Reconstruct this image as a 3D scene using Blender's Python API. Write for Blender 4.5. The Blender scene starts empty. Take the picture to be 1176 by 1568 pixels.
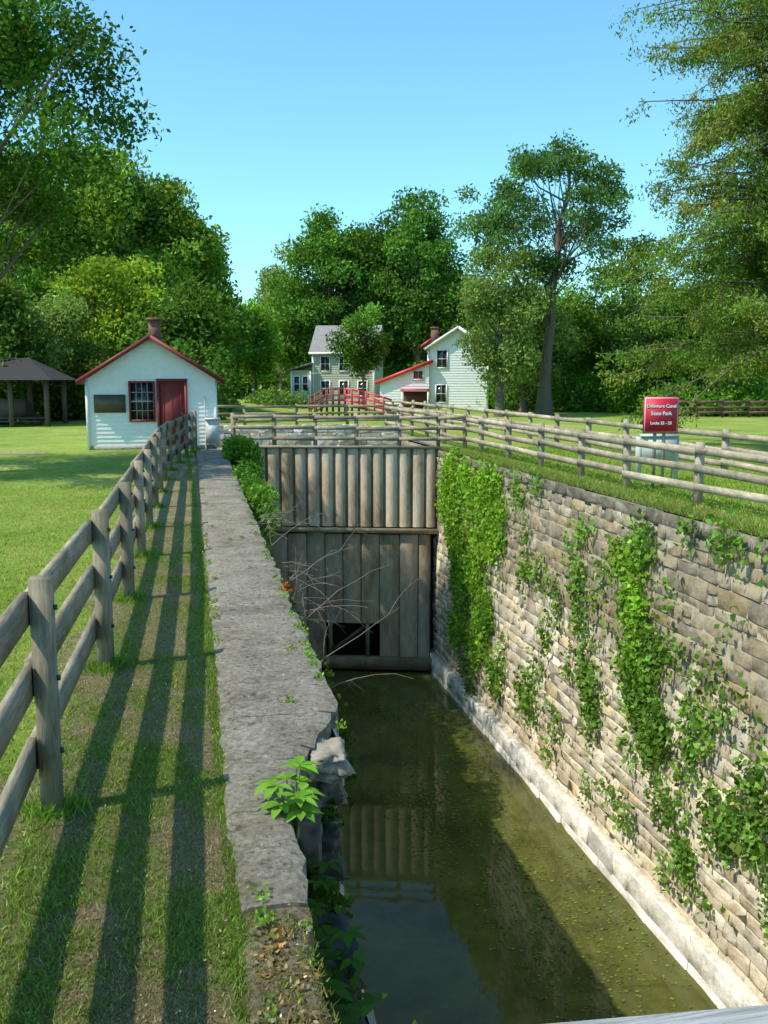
import bpy, math, numpy as np
from mathutils import Vector, noise as mnoise
R = np.random.default_rng(7)
PSI = math.radians(12.07)
CP, SP = math.cos(PSI), math.sin(PSI)

class MB:
    def __init__(s): s.V=[]; s.G=[]; s.n=0
    def add(s, v, f, m=0, c=(1,1,1)):
        v=np.asarray(v,float).reshape(-1,3); f=np.asarray(f,int)
        if f.ndim==1: f=f[None]
        c=np.asarray(c,float)
        if c.ndim==1: c=np.tile(c,(len(f),1))
        mm=np.full(len(f),m) if np.isscalar(m) else np.asarray(m)
        s.V.append(v); s.G.append((f+s.n,mm,c)); s.n+=len(v)
    def obj(s, name, mats, canal=False, parent=None, smooth=False):
        me=bpy.data.meshes.new(name)
        V=np.concatenate(s.V)
        me.vertices.add(len(V)); me.vertices.foreach_set("co",V.astype(np.float32).ravel())
        L=np.concatenate([g[0].ravel() for g in s.G])
        T=np.concatenate([np.full(len(g[0]),g[0].shape[1]) for g in s.G])
        st=np.concatenate([[0],np.cumsum(T)[:-1]])
        me.loops.add(len(L)); me.loops.foreach_set("vertex_index",L.astype(np.int32))
        me.polygons.add(len(T)); me.polygons.foreach_set("loop_start",st.astype(np.int32))
        me.polygons.foreach_set("material_index",np.concatenate([g[1] for g in s.G]).astype(np.int32))
        for m in mats: me.materials.append(m)
        me.update(calc_edges=True)
        a=me.attributes.new("Col",'FLOAT_COLOR','FACE')
        c=np.concatenate([g[2] for g in s.G]); c=np.hstack([c,np.ones((len(c),1))])
        a.data.foreach_set("color",c.astype(np.float32).ravel())
        if smooth: me.polygons.foreach_set("use_smooth",np.ones(len(T),bool))
        me.update()
        o=bpy.data.objects.new(name,me); bpy.context.scene.collection.objects.link(o)
        if canal: o.rotation_euler=(0,0,PSI)
        if parent: o.parent=parent
        return o

BF=np.array([[0,3,2,1],[4,5,6,7],[0,1,5,4],[1,2,6,5],[2,3,7,6],[3,0,4,7]])
def box(mb,c,s,m=0,col=(1,1,1),rz=0,jit=0):
    x,y,z=[k/2 for k in s]
    v=np.array([[-x,-y,-z],[x,-y,-z],[x,y,-z],[-x,y,-z],[-x,-y,z],[x,-y,z],[x,y,z],[-x,y,z]])
    if jit: v=v+R.normal(0,jit,v.shape)
    if rz:
        a,b=math.cos(rz),math.sin(rz); v=np.stack([v[:,0]*a-v[:,1]*b,v[:,0]*b+v[:,1]*a,v[:,2]],1)
    mb.add(v+np.array(c),BF,m,col)
def beam(mb,p0,p1,w,h,m=0,col=(1,1,1)):
    p0=np.array(p0,float);p1=np.array(p1,float);d=p1-p0;d/=np.linalg.norm(d)
    up=np.array([0,0,1.]) if abs(d[2])<.95 else np.array([0,1.,0])
    sd=np.cross(d,up);sd/=np.linalg.norm(sd);u=np.cross(sd,d)
    a=sd*w/2;b=u*h/2
    v=np.array([p0-a-b,p1-a-b,p1+a-b,p0+a-b,p0-a+b,p1-a+b,p1+a+b,p0+a+b])
    mb.add(v,BF[:,::-1],m,col)
def tube(mb,P,rad,n=6,m=0,col=(1,1,1)):
    P=np.asarray(P,float);K=len(P);T=np.gradient(P,axis=0);T/=np.linalg.norm(T,axis=1)[:,None]+1e-9
    ref=np.array([.3,.9,.1]);vs=[]
    ang=np.arange(n)*2*math.pi/n
    for i in range(K):
        a=np.cross(T[i],ref);
        if np.linalg.norm(a)<.2:a=np.cross(T[i],[1,0,.2])
        a/=np.linalg.norm(a);b=np.cross(T[i],a)
        vs.append(P[i]+rad[i]*(np.cos(ang)[:,None]*a+np.sin(ang)[:,None]*b))
    f=[]
    for i in range(K-1):
        for j in range(n):
            f.append([i*n+j,i*n+(j+1)%n,(i+1)*n+(j+1)%n,(i+1)*n+j])
    mb.add(np.concatenate(vs),np.array(f),m,col)
def leaves(mb,P,L,col,m=0,W=.55,up=.4,cv=.25,down=0):
    P=np.asarray(P);N=len(P)
    if N==0:return
    a=R.normal(size=(N,3)); a[:,2]-=down; a/=np.linalg.norm(a,axis=1)[:,None]
    t=R.normal(size=(N,3)); t[:,2]+=up*2
    b=np.cross(a,t); b/=np.linalg.norm(b,axis=1)[:,None]+1e-9
    l=(L*R.uniform(.6,1.3,N))[:,None]
    n=np.cross(a,b)*l*.12
    v=np.stack([P-a*l/2,P+b*l*W/2+n,P+a*l/2,P-b*l*W/2+n],1).reshape(-1,3)
    f=np.arange(N*4).reshape(N,4)
    c=np.asarray(col,float)
    if c.ndim==1:c=np.tile(c,(N,1))
    k=np.exp(R.normal(0,cv,(N,1)))*np.exp(R.normal(0,.06,(N,3)))
    mb.add(v,f,m,c*k*1.08)

# ---------------- materials
def newmat(name):
    m=bpy.data.materials.new(name);m.use_nodes=True;nt=m.node_tree
    return m,nt,nt.nodes['Principled BSDF']
def noise(nt,scale,detail=6,rough=.6,vec=None,sc=None,dist=0):
    n=nt.nodes.new('ShaderNodeTexNoise');n.inputs['Scale'].default_value=scale
    n.inputs['Detail'].default_value=detail;n.inputs['Roughness'].default_value=rough
    n.inputs['Distortion'].default_value=dist
    tc=nt.nodes.new('ShaderNodeTexCoord')
    if sc:
        mp=nt.nodes.new('ShaderNodeMapping');mp.inputs['Scale'].default_value=sc
        nt.links.new(tc.outputs['Object'],mp.inputs[0]);nt.links.new(mp.outputs[0],n.inputs[0])
    else: nt.links.new(tc.outputs['Object'],n.inputs[0])
    return n.outputs[0]
def ramp(nt,src,stops):
    r=nt.nodes.new('ShaderNodeValToRGB');e=r.color_ramp.elements
    while len(e)<len(stops):e.new(.5)
    for i,(p,c) in enumerate(stops):
        e[i].position=p;e[i].color=(*c,1) if not np.isscalar(c) else (c,c,c,1)
    nt.links.new(src,r.inputs[0]);return r.outputs[0]
def mix(nt,a,b,f,mode='MIX'):
    n=nt.nodes.new('ShaderNodeMix');n.data_type='RGBA';n.blend_type=mode
    for s,i in ((f,0),(a,6),(b,7)):
        if hasattr(s,'is_linked') : nt.links.new(s,n.inputs[i])
        elif np.isscalar(s): n.inputs[i].default_value=s if i==0 else (s,s,s,1)
        else: n.inputs[i].default_value=(*s,1)
    return n.outputs[2]
def attr(nt):
    a=nt.nodes.new('ShaderNodeAttribute');a.attribute_name='Col';return a.outputs['Color']
def bump(nt,bs,src,st=.4,d=.02):
    b=nt.nodes.new('ShaderNodeBump');b.inputs['Strength'].default_value=st;b.inputs['Distance'].default_value=d
    nt.links.new(src,b.inputs['Height']);nt.links.new(b.outputs[0],bs.inputs['Normal'])
def leafmat(name,tr=.36):
    m,nt,bs=newmat(name);nt.nodes.remove(bs);c=attr(nt)
    d=nt.nodes.new('ShaderNodeBsdfDiffuse');nt.links.new(c,d.inputs[0])
    t=nt.nodes.new('ShaderNodeBsdfTranslucent');g=mix(nt,c,(1.5,1.4,.5),1.0,'MULTIPLY');nt.links.new(g,t.inputs[0])
    x=nt.nodes.new('ShaderNodeMixShader');x.inputs[0].default_value=tr
    nt.links.new(d.outputs[0],x.inputs[1]);nt.links.new(t.outputs[0],x.inputs[2])
    nt.links.new(x.outputs[0],nt.nodes['Material Output'].inputs[0]);return m
def simple(name,col,rough=.7,var=.25,scale=8,sc=None,useattr=False,bst=.3,bd=.01,metal=0):
    m,nt,bs=newmat(name)
    n=noise(nt,scale,8,.65,sc=sc)
    r=ramp(nt,n,[(.3,1-var),(.7,1+var)])
    c=mix(nt,col,r,1.0,'MULTIPLY')
    if useattr:c=mix(nt,c,attr(nt),1.0,'MULTIPLY')
    nt.links.new(c,bs.inputs['Base Color']);bs.inputs['Roughness'].default_value=rough
    bs.inputs['Metallic'].default_value=metal
    if bst:bump(nt,bs,n,bst,bd)
    return m
LEAF=leafmat('leaf')
BARK=simple('bark',(.13,.105,.08),.9,.4,6,(6,6,1),bst=.8,bd=.03)
def woodmat(name,col,sc):
    m,nt,bs=newmat(name)
    g=noise(nt,9,9,.7,sc=sc,dist=.4);b=noise(nt,2.2,4,.6)
    c=mix(nt,col,ramp(nt,g,[(.25,.4),(.5,1.),(.75,1.4)]),1.,'MULTIPLY')
    c=mix(nt,c,ramp(nt,b,[(.3,(.6,.62,.52)),(.65,(1.15,1.12,1.08))]),1.,'MULTIPLY')
    kn=ramp(nt,noise(nt,6,2,.5),[(.24,.45),(.3,1.)]);c=mix(nt,c,kn,1.,'MULTIPLY')
    c=mix(nt,c,attr(nt),1.,'MULTIPLY')
    nt.links.new(c,bs.inputs['Base Color']);bs.inputs['Roughness'].default_value=.85
    bs.inputs['Specular IOR Level'].default_value=.2
    bump(nt,bs,g,.6,.012);return m
WOODH=woodmat('weathered_wood_rail',(.36,.31,.24),(6,.5,6))
WOODX=woodmat('weathered_wood_cross',(.34,.29,.225),(.5,6,6))
WOODV=woodmat('weathered_wood_post',(.34,.29,.22),(6,6,.5))
def stonemat(name,stain=True):
    m,nt,bs=newmat(name)
    n=noise(nt,7,10,.72);n2=noise(nt,26,8,.7)
    c=mix(nt,attr(nt),ramp(nt,n,[(.25,.62),(.5,1.),(.78,1.25)]),1.,'MULTIPLY')
    c=mix(nt,c,ramp(nt,n2,[(.3,.78),(.65,1.12)]),1.,'MULTIPLY')
    if stain:
        tc=nt.nodes.new('ShaderNodeTexCoord');sx=nt.nodes.new('ShaderNodeSeparateXYZ');nt.links.new(tc.outputs['Object'],sx.inputs[0])
        mr=nt.nodes.new('ShaderNodeMapRange');mr.inputs[1].default_value=-4.8;mr.inputs[2].default_value=-.4
        nt.links.new(sx.outputs[2],mr.inputs[0])
        st=noise(nt,1.1,7,.7,sc=(1,1.6,.3))
        ad=nt.nodes.new('ShaderNodeMath');ad.operation='ADD';nt.links.new(mr.outputs[0],ad.inputs[0]);nt.links.new(st,ad.inputs[1])
        f=ramp(nt,ad.outputs[0],[(.88,0.),(1.3,.95)])
        c=mix(nt,c,mix(nt,c,(.5,.47,.42),1.,'MULTIPLY'),f)
        mo=ramp(nt,noise(nt,1.7,7,.7),[(.57,0.),(.69,.5)])
        c=mix(nt,c,(.16,.17,.075),mo)
        lt=ramp(nt,noise(nt,2.6,6,.65,sc=(1,1,.6)),[(.58,0.),(.7,.5)]);c=mix(nt,c,(.66,.6,.47),lt)
        dk=ramp(nt,noise(nt,.7,6,.7,sc=(1,2.6,.3)),[(.6,0.),(.7,.55)]);c=mix(nt,c,(.13,.12,.1),dk)
    nt.links.new(c,bs.inputs['Base Color']);bs.inputs['Roughness'].default_value=.92
    bs.inputs['Specular IOR Level'].default_value=.2
    bump(nt,bs,n,.9,.03);return m
STONE=stonemat('wall_stone');STONE2=stonemat('plain_stone',False)
MORTAR=simple('mortar',(.3,.265,.19),.95,.4,9)
def concrete():
    m,nt,bs=newmat('old_concrete')
    n=noise(nt,24,10,.8);b=noise(nt,1.3,9,.75)
    c=ramp(nt,b,[(.32,(.19,.155,.11)),(.5,(.31,.27,.205)),(.66,(.4,.36,.285))])
    c=mix(nt,c,ramp(nt,n,[(.34,.4),(.6,1.2)]),1.,'MULTIPLY')
    w=ramp(nt,noise(nt,9,5,.6),[(.64,0.),(.69,.6)]);c=mix(nt,c,(.52,.49,.42),w)
    sp=ramp(nt,noise(nt,16,3,.5),[(.32,.7),(.38,0.)]);c=mix(nt,c,(.07,.06,.045),sp)
    mo=ramp(nt,noise(nt,3.4,9,.75),[(.55,0.),(.66,.75)]);c=mix(nt,c,(.13,.12,.05),mo)
    v=nt.nodes.new('ShaderNodeTexVoronoi');v.feature='DISTANCE_TO_EDGE';v.inputs['Scale'].default_value=.7
    tc=nt.nodes.new('ShaderNodeTexCoord');nn=nt.nodes.new('ShaderNodeTexNoise');nn.inputs['Scale'].default_value=3;nt.links.new(tc.outputs['Object'],nn.inputs[0])
    va=nt.nodes.new('ShaderNodeVectorMath');va.operation='MULTIPLY_ADD';va.inputs[1].default_value=(.6,.6,.6)
    nt.links.new(nn.outputs[1],va.inputs[0]);nt.links.new(tc.outputs['Object'],va.inputs[2]);nt.links.new(va.outputs[0],v.inputs[0])
    ck=ramp(nt,v.outputs[0],[(.0,.5),(.009,0.)]);c=mix(nt,c,(.07,.06,.04),ck)
    c=mix(nt,c,attr(nt),1.,'MULTIPLY')
    nt.links.new(c,bs.inputs['Base Color']);bs.inputs['Roughness'].default_value=.95
    bs.inputs['Specular IOR Level'].default_value=.15
    bump(nt,bs,n,1.,.03);return m
CONC=concrete()
def grassmat():
    m,nt,bs=newmat('grass_ground')
    a=noise(nt,.3,9,.75);b=noise(nt,9,9,.8);c0=noise(nt,1.2,8,.78)
    c=ramp(nt,a,[(.35,(.17,.26,.04)),(.5,(.25,.335,.055)),(.63,(.36,.39,.1))])
    c=mix(nt,c,ramp(nt,b,[(.3,.5),(.6,1.2)]),1.,'MULTIPLY')
    c=mix(nt,c,(.3,.27,.13),ramp(nt,c0,[(.53,0.),(.72,.65)]))
    nt.links.new(c,bs.inputs['Base Color']);bs.inputs['Roughness'].default_value=.95
    bs.inputs['Specular IOR Level'].default_value=.1
    bump(nt,bs,b,1.,.06);return m
GRASS=grassmat()
def thatch():
    m,nt,bs=newmat('thatch_strip')
    b=noise(nt,30,10,.85);c0=noise(nt,1.5,9,.78)
    c=ramp(nt,c0,[(.36,(.15,.18,.05)),(.47,(.22,.2,.09)),(.6,(.3,.24,.15))])
    c=mix(nt,c,ramp(nt,b,[(.32,.35),(.62,1.35)]),1.,'MULTIPLY')
    nt.links.new(c,bs.inputs['Base Color']);bs.inputs['Roughness'].default_value=1
    bs.inputs['Specular IOR Level'].default_value=.05
    bump(nt,bs,b,1.,.03);return m
THATCH=thatch()
DIRT=simple('dirt',(.27,.21,.14),.95,.5,5,bst=.9,bd=.03)
def water():
    m,nt,bs=newmat('murky_water')
    a=noise(nt,.6,8,.7,dist=.6);b=noise(nt,5,9,.8)
    c=ramp(nt,a,[(.35,(.05,.052,.015)),(.6,(.1,.102,.025))])
    c=mix(nt,c,(.13,.17,.04),ramp(nt,b,[(.55,0.),(.7,.5)]))
    nt.links.new(c,bs.inputs['Base Color']);bs.inputs['Roughness'].default_value=.03;bs.inputs['IOR'].default_value=1.33
    bs.inputs['Specular IOR Level'].default_value=.32
    bump(nt,bs,noise(nt,3,3,.5),.05,.02);return m
WATER=water()
PAINTW=simple('white_paint',(.82,.81,.78),.6,.06,5,bst=.1)
PAINTC=simple('sage_paint',(.44,.45,.34),.6,.06,5,bst=.1)
RED=simple('dark_red_paint',(.2,.02,.018),.6,.15,4,bst=.1)
REDB=simple('red_roof_paint',(.6,.035,.05),.5,.15,3,bst=.1)
ROOF=simple('roof_shingle',(.09,.085,.085),.9,.35,9,bst=.5)
ROOFG=simple('roof_grey',(.25,.24,.23),.9,.25,6,bst=.5)
BRICK=simple('chimney_brick',(.2,.09,.065),.9,.4,14,bst=.5)
GLASS=simple('window_glass',(.02,.025,.028),.12,.3,3,bst=0)
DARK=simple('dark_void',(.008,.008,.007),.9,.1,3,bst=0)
SIGNR=simple('sign_red',(.5,.014,.035),.6,.05,3,bst=0)
SIGNW=simple('sign_white',(.8,.8,.8),.5,.03,3,bst=0)
BRONZE=simple('plaque_bronze',(.11,.085,.055),.5,.2,6,metal=.2)
BOX=simple('cabinet_green_grey',(.42,.48,.42),.5,.1,4)
def gatemat():
    m,nt,bs=newmat('gate_timber')
    g=noise(nt,9,9,.7,sc=(4,4,.3),dist=.4);b=noise(nt,.9,8,.75,sc=(1.3,1.3,.4))
    c=mix(nt,(.62,.52,.38),ramp(nt,g,[(.25,.55),(.5,1.),(.75,1.2)]),1.,'MULTIPLY')
    c=mix(nt,c,ramp(nt,b,[(.34,(.5,.42,.33)),(.5,(.95,.93,.9)),(.66,(1.15,1.15,1.15))]),1.,'MULTIPLY')
    c=mix(nt,c,attr(nt),1.,'MULTIPLY')
    nt.links.new(c,bs.inputs['Base Color']);bs.inputs['Roughness'].default_value=.9
    bs.inputs['Specular IOR Level'].default_value=.15
    bump(nt,bs,g,.4,.01);return m
GATE=gatemat()
BRWOOD=simple('brown_wood',(.11,.055,.04),.8,.3,6)
IRON=simple('iron_bolt',(.08,.08,.085),.5,.2,9,metal=.7)
GREYWOOD=woodmat('bridge_rail_wood',(.34,.34,.35),(.4,9,9))

# ---------------- ground
def ground():
    f=lambda a,b,n:list(np.linspace(a,b,n,endpoint=False))
    xs=[-500,-300,-180,-110,-70]+f(-50,-10,10)+f(-10,.4,12)+[.4,8.6]+f(9.6,30,12)+f(30,70,8)+[90,130,200,350,600]
    ys=[-80,-40,-12]+f(-6,44,24)+f(44,100,28)+f(100,180,8)+[220,320,500,900]
    xs=np.array(xs);ys=np.array(ys)
    X,Y=np.meshgrid(xs,ys)
    wx=X*CP-Y*SP;wy=X*SP+Y*CP
    Z=.05*np.sin(X*.5+1)*np.sin(Y*.33)*(np.abs(X-4.5)>8)
    Z+=1.5*np.exp(-((wx+11.5)/4.)**2-((wy-68)/13)**2)
    Z+=np.clip((-wx-25)/60,0,1)*np.clip((wy-50)/60,0,1)*9
    v=np.stack([X,Y,Z-.015],-1).reshape(-1,3);fs=[];n=len(xs)
    for j in range(len(ys)-1):
        for i in range(n-1):
            if xs[i]>=.39 and xs[i+1]<=8.61 and ys[j]>=-12.1 and ys[j+1]<=44.01: continue
            fs.append([j*n+i,j*n+i+1,(j+1)*n+i+1,(j+1)*n+i])
    mb=MB();mb.add(v,fs);mb.obj('ground',[GRASS],True,smooth=True)
ground()
mb=MB()
def strip(mb,l,r,y0,y1,z,n=60,jit=.05,m=0):
    Y=np.linspace(y0,y1,n);v=[];f=[]
    for i,y in enumerate(Y):
        a=l(y)+R.normal(0,jit);b=r(y)+R.normal(0,jit*.3)
        v+=[[a,y,z],[b,y,z]]
        if i:f.append([2*i-2,2*i-1,2*i+1,2*i])
    mb.add(v,f,m)
strip(mb,lambda y:-.85-.3*abs(math.sin(y)),lambda y:.39,1,31,-.009)
mb.obj('worn_grass_path',[THATCH],True)
mb=MB();strip(mb,lambda y:8.6,lambda y:9.3+.25*math.sin(y*1.3),-10,44,-.006,n=90,jit=.02)
strip(mb,lambda y:-22,lambda y:-4.2,31.2,31.9,.03,n=5,jit=.0)
mb.obj('dirt_path',[DIRT],True)

# ---------------- stone walls
def stonewall(mb,fx,Y0,Y1,z0,z1,sgn,hs=(.17,.36),ws=(.25,.85),pal=None,bul=1.):
    z=z1
    while z>z0+.02:
        h=min(R.uniform(*hs),z-z0)
        if z-h-z0<.1:h=z-z0
        y=Y0-R.uniform(0,.3)
        while y<Y1:
            w=R.uniform(*ws)
            if y+w>Y1:w=Y1-y+.01
            subs=[(z,h)]
            if h>.3 and w<.5 and R.uniform()<.5: q=h*R.uniform(.35,.65);subs=[(z,q),(z-q,h-q)]
            for (zt,hh) in subs:
                c=np.array(pal[R.integers(len(pal))])*R.uniform(.78,1.16)
                j=lambda s:R.normal(0,s)
                g=.004;ins=min(.014,w*.15)
                o=[(y+g+j(.01),zt-hh+g+j(.008)),(y+w-g+j(.01),zt-hh+g+j(.008)),(y+w-g+j(.01),zt-g+j(.008)),(y+g+j(.01),zt-g+j(.008))]
                pr=R.uniform(.0,.02)*bul;ty,tz=j(.012),j(.01)
                v=[[fx-sgn*.018,a,b] for a,b in o]
                oc=np.array(o);cen=oc.mean(0);sh=cen+(oc-cen)*(1-2*ins/np.array([w,hh]))
                gr=[]
                for b in (-1,0,1):
                    for a in (-1,0,1):
                        s,t=(a+1)/2,(b+1)/2
                        q=sh[0]*(1-s)*(1-t)+sh[1]*s*(1-t)+sh[2]*s*t+sh[3]*(1-s)*t
                        gr.append([fx+sgn*(pr+ty*a+tz*b+j(.005)*bul),q[0],q[1]])
                v+=gr
                f=np.array([[4,5,8,7],[5,6,9,8],[7,8,11,10],[8,9,12,11],[0,1,6,4],[1,2,12,6],[2,3,10,12],[3,0,4,10]])
                if sgn<0:f=f[:,::-1]
                mb.add(v,f,0,c)
            y+=w
        z-=h
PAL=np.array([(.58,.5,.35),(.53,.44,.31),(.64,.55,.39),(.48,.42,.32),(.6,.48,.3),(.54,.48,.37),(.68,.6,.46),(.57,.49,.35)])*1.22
PALW=[(.86,.82,.72),(.8,.76,.66),(.88,.85,.77)]
mb=MB()
stonewall(mb,8.35,8,33,-7.0,-.22,-1,pal=PAL)
stonewall(mb,8.35,8,33,-.22,.02,-1,hs=(.24,.25),ws=(.6,1.4),pal=[(.42,.38,.3),(.35,.32,.26)])
stonewall(mb,8.13,8,31.5,-7.9,-6.95,-1,hs=(.4,.55),ws=(.5,1.5),pal=PALW)
stonewall(mb,8.35,33,44,-1.6,.02,-1,pal=PAL)
stonewall(mb,8.35,-12,8,-7.0,.02,-1,hs=(.4,.5),ws=(.8,1.4),pal=PAL)
box(mb,(8.5,16,-3.9),(.28,56,7.8),1)
box(mb,(8.28,9.5,-7.45),(.24,43,1.0),3,(1,1,1))
box(mb,(8.6,16,-.14),(.5,56,.28),2,(1,1,1))
mb.obj('stone_lock_wall',[STONE,MORTAR,CONC,simple('ledge_stone',(.62,.58,.48),.9,.3,7,bst=.6)],True)
mb=MB()
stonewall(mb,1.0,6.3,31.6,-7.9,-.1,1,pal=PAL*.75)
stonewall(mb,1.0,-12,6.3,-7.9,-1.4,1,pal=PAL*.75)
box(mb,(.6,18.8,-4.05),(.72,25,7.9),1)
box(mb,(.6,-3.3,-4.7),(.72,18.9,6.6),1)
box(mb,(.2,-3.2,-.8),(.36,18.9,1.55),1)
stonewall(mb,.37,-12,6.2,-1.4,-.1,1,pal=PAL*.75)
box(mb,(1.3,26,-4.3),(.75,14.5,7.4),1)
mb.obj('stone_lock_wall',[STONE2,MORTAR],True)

# coping
def slab(mb,l0,r0,l1,r1,y0,y1,top,col,rough=1.):
    nx=8;ny=max(3,int((y1-y0)/.1));v=[];f=[]
    for j in range(ny+1):
        t=j/ny;y=y0+(y1-y0)*t
        e=.07*mnoise.noise(Vector((y*1.1,3,0)))+.05*mnoise.noise(Vector((y*4.3,7,0)))+.03*mnoise.noise(Vector((y*12,2,0)))
        l=l0+(l1-l0)*t+R.normal(0,.006)+e*.4*rough;r=r0+(r1-r0)*t+e*rough
        for i in range(nx+1):
            s=i/nx;ed=i in(0,nx)
            v.append([l+(r-l)*s,y,top+.014*mnoise.noise(Vector((s*3,y*2,1)))+.008*mnoise.noise(Vector((s*9,y*9,1)))-(.02 if ed else 0)])
    k=nx+1
    for j in range(ny):
        for i in range(nx):f.append([j*k+i,j*k+i+1,(j+1)*k+i+1,(j+1)*k+i])
    mb.add(v,f,0,col)
    top_v=np.array(v)
    ring=[i for i in range(k)]+[j*k+nx for j in range(1,ny+1)]+[ny*k+i for i in range(nx-1,-1,-1)]+[j*k for j in range(ny-1,0,-1)]
    P=top_v[ring];Q=P.copy();Q[:,2]=-.3;Q[:,:2]+=R.normal(0,.008,(len(Q),2));n=len(P)
    fs=[[i,n+i,n+(i+1)%n,(i+1)%n] for i in range(n)]
    mb.add(np.vstack([P,Q]),fs,0,col)
mb=MB()
y=6.35
lf=lambda y:.21+.0105*(y-6.4);rf=lambda y:1.04+.0135*(y-6.4)
while y<31.8:
    w=R.uniform(4,7);y1=min(31.8,y+w);k=R.uniform(.97,1.04)
    slab(mb,lf(y),rf(y),lf(y1),rf(y1),y+.003,y1-.003,.035,(k,k,k));y=y1
slab(mb,.2,.75,.21,1.0,5.75,6.347,.033,(1,1,1))
slab(mb,.19,.55,.2,.72,4.9,5.747,.033,(1.0,1,1))
slab(mb,.18,.47,.19,.55,3.95,4.897,.031,(.97,.97,.95))
slab(mb,.16,.45,.18,.48,3.2,3.945,.012,(.8,.74,.62))
slab(mb,.13,.44,.16,.45,1.2,3.19,-.002,(.68,.6,.48))
mb.obj('stone_coping',[CONC],True)
def rock(mb,c,s,col,m=0):
    import bmesh
    bm=bmesh.new();bmesh.ops.create_icosphere(bm,subdivisions=4,radius=1)
    v=np.array([x.co[:] for x in bm.verts]);f=np.array([[q.index for q in p.verts] for p in bm.faces]);bm.free()
    v=np.sign(v)*np.abs(v)**.55
    of=R.uniform(0,50)
    d=np.array([1+.4*mnoise.noise(Vector(p)*1.5+Vector((of,0,0)))+.25*abs(mnoise.noise(Vector(p)*4+Vector((of,0,0))))+.16*mnoise.noise(Vector(p)*9) for p in v])
    v=v*d[:,None]*np.array(s)*.85
    mb.add(v+np.array(c),f,m,col)
mb=MB()
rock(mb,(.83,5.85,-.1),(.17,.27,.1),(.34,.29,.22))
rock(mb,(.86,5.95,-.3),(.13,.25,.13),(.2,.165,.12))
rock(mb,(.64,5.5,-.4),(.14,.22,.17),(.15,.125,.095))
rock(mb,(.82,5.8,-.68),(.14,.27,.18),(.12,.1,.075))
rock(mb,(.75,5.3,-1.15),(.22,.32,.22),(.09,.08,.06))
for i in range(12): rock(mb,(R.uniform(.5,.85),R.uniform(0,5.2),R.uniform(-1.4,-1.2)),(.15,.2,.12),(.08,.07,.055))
mb.obj('broken_stone',[STONE2],True)

# ---------------- water
mb=MB();mb.add([[1,-12,-7.6],[8.2,-12,-7.6],[8.2,33,-7.6],[1,33,-7.6]],[[0,1,2,3]])
mb.obj('canal_water',[WATER],True)
mb=MB();mb.add([[.4,33.3,-1.3],[8.4,30.9,-1.3],[8.4,44,-1.3],[.4,44,-1.3]],[[0,1,2,3]])
mb.obj('upper_canal_water',[WATER],True)
mb=MB();n=3600
cx=R.uniform(4.5,8,30);cy=R.uniform(12,29.5,30);k=R.integers(0,30,n)
P=np.stack([cx[k]+R.normal(0,.35,n),cy[k]+R.normal(0,1.1,n),np.full(n,-7.585)],1)
P=P[(P[:,0]<8.05)&(P[:,0]>1.2)&(P[:,1]<29.9)]
a=R.uniform(0,6.28,len(P));s=R.uniform(.012,.045,len(P));v=[]
for q in range(4):
    v.append(P+np.stack([np.cos(a+q*1.57)*s,np.sin(a+q*1.57)*s*R.uniform(.5,1,len(P)),0*a],1))
mb.add(np.stack(v,1).reshape(-1,3),np.arange(len(P)*4).reshape(-1,4),0,np.array([.2,.29,.06])*R.uniform(.4,1.3,(len(P),1)))
mb.obj('floating_algae',[LEAF],True)

# ---------------- lock gate (angled across the chamber)
GS=-.3
GO=1.5
def sh(mb):
    for v in mb.V: v[:,1]+= GO+GS*(v[:,0]-1.6)
mb=MB()
def planks(mb,x0,x1,z0,z1,Y,p,d,gw,hole=None,tone=1.):
    x=x0;i=0
    while x<x1-.02:
        w=min(p*R.uniform(.93,1.07),x1-x)
        k=tone*R.uniform(.85,1.1);o=R.normal(0,.008)
        xs=[x,x+.02,x+w-gw-.02,x+w-gw,x+w];ys=[Y,Y-d+o,Y-d+o,Y,Y]
        if hole and x+w>hole[0] and x<hole[1]: segs=[(z1,hole[3]),(hole[2],z0)]
        else: segs=[(z1+R.normal(0,.012),z0)]
        for (a,b) in segs:
            if a-b<.02:continue
            nz=4;v=[];f=[]
            for i in range(5):
                for q in range(nz+1):v.append([xs[i],ys[i],a+(b-a)*q/nz])
            for i in range(4):
                for q in range(nz):f.append([i*(nz+1)+q,i*(nz+1)+q+1,(i+1)*(nz+1)+q+1,(i+1)*(nz+1)+q])
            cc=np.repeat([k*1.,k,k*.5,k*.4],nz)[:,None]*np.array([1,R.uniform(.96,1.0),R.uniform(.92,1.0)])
            mb.add(v,f,0,cc)
        x+=w
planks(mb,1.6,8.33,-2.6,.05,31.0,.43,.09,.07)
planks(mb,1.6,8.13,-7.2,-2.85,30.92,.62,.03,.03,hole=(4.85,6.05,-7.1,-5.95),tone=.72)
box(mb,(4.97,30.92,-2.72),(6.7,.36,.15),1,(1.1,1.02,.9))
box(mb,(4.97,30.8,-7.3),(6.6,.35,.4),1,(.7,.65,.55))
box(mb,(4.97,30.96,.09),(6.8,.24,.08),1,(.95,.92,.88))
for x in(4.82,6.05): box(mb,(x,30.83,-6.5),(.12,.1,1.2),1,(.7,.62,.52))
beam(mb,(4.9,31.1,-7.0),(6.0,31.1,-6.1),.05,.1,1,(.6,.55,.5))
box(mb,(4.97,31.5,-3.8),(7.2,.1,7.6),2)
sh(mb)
mb.obj('lock_gate',[GATE,WOODX,DARK],True)

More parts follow.
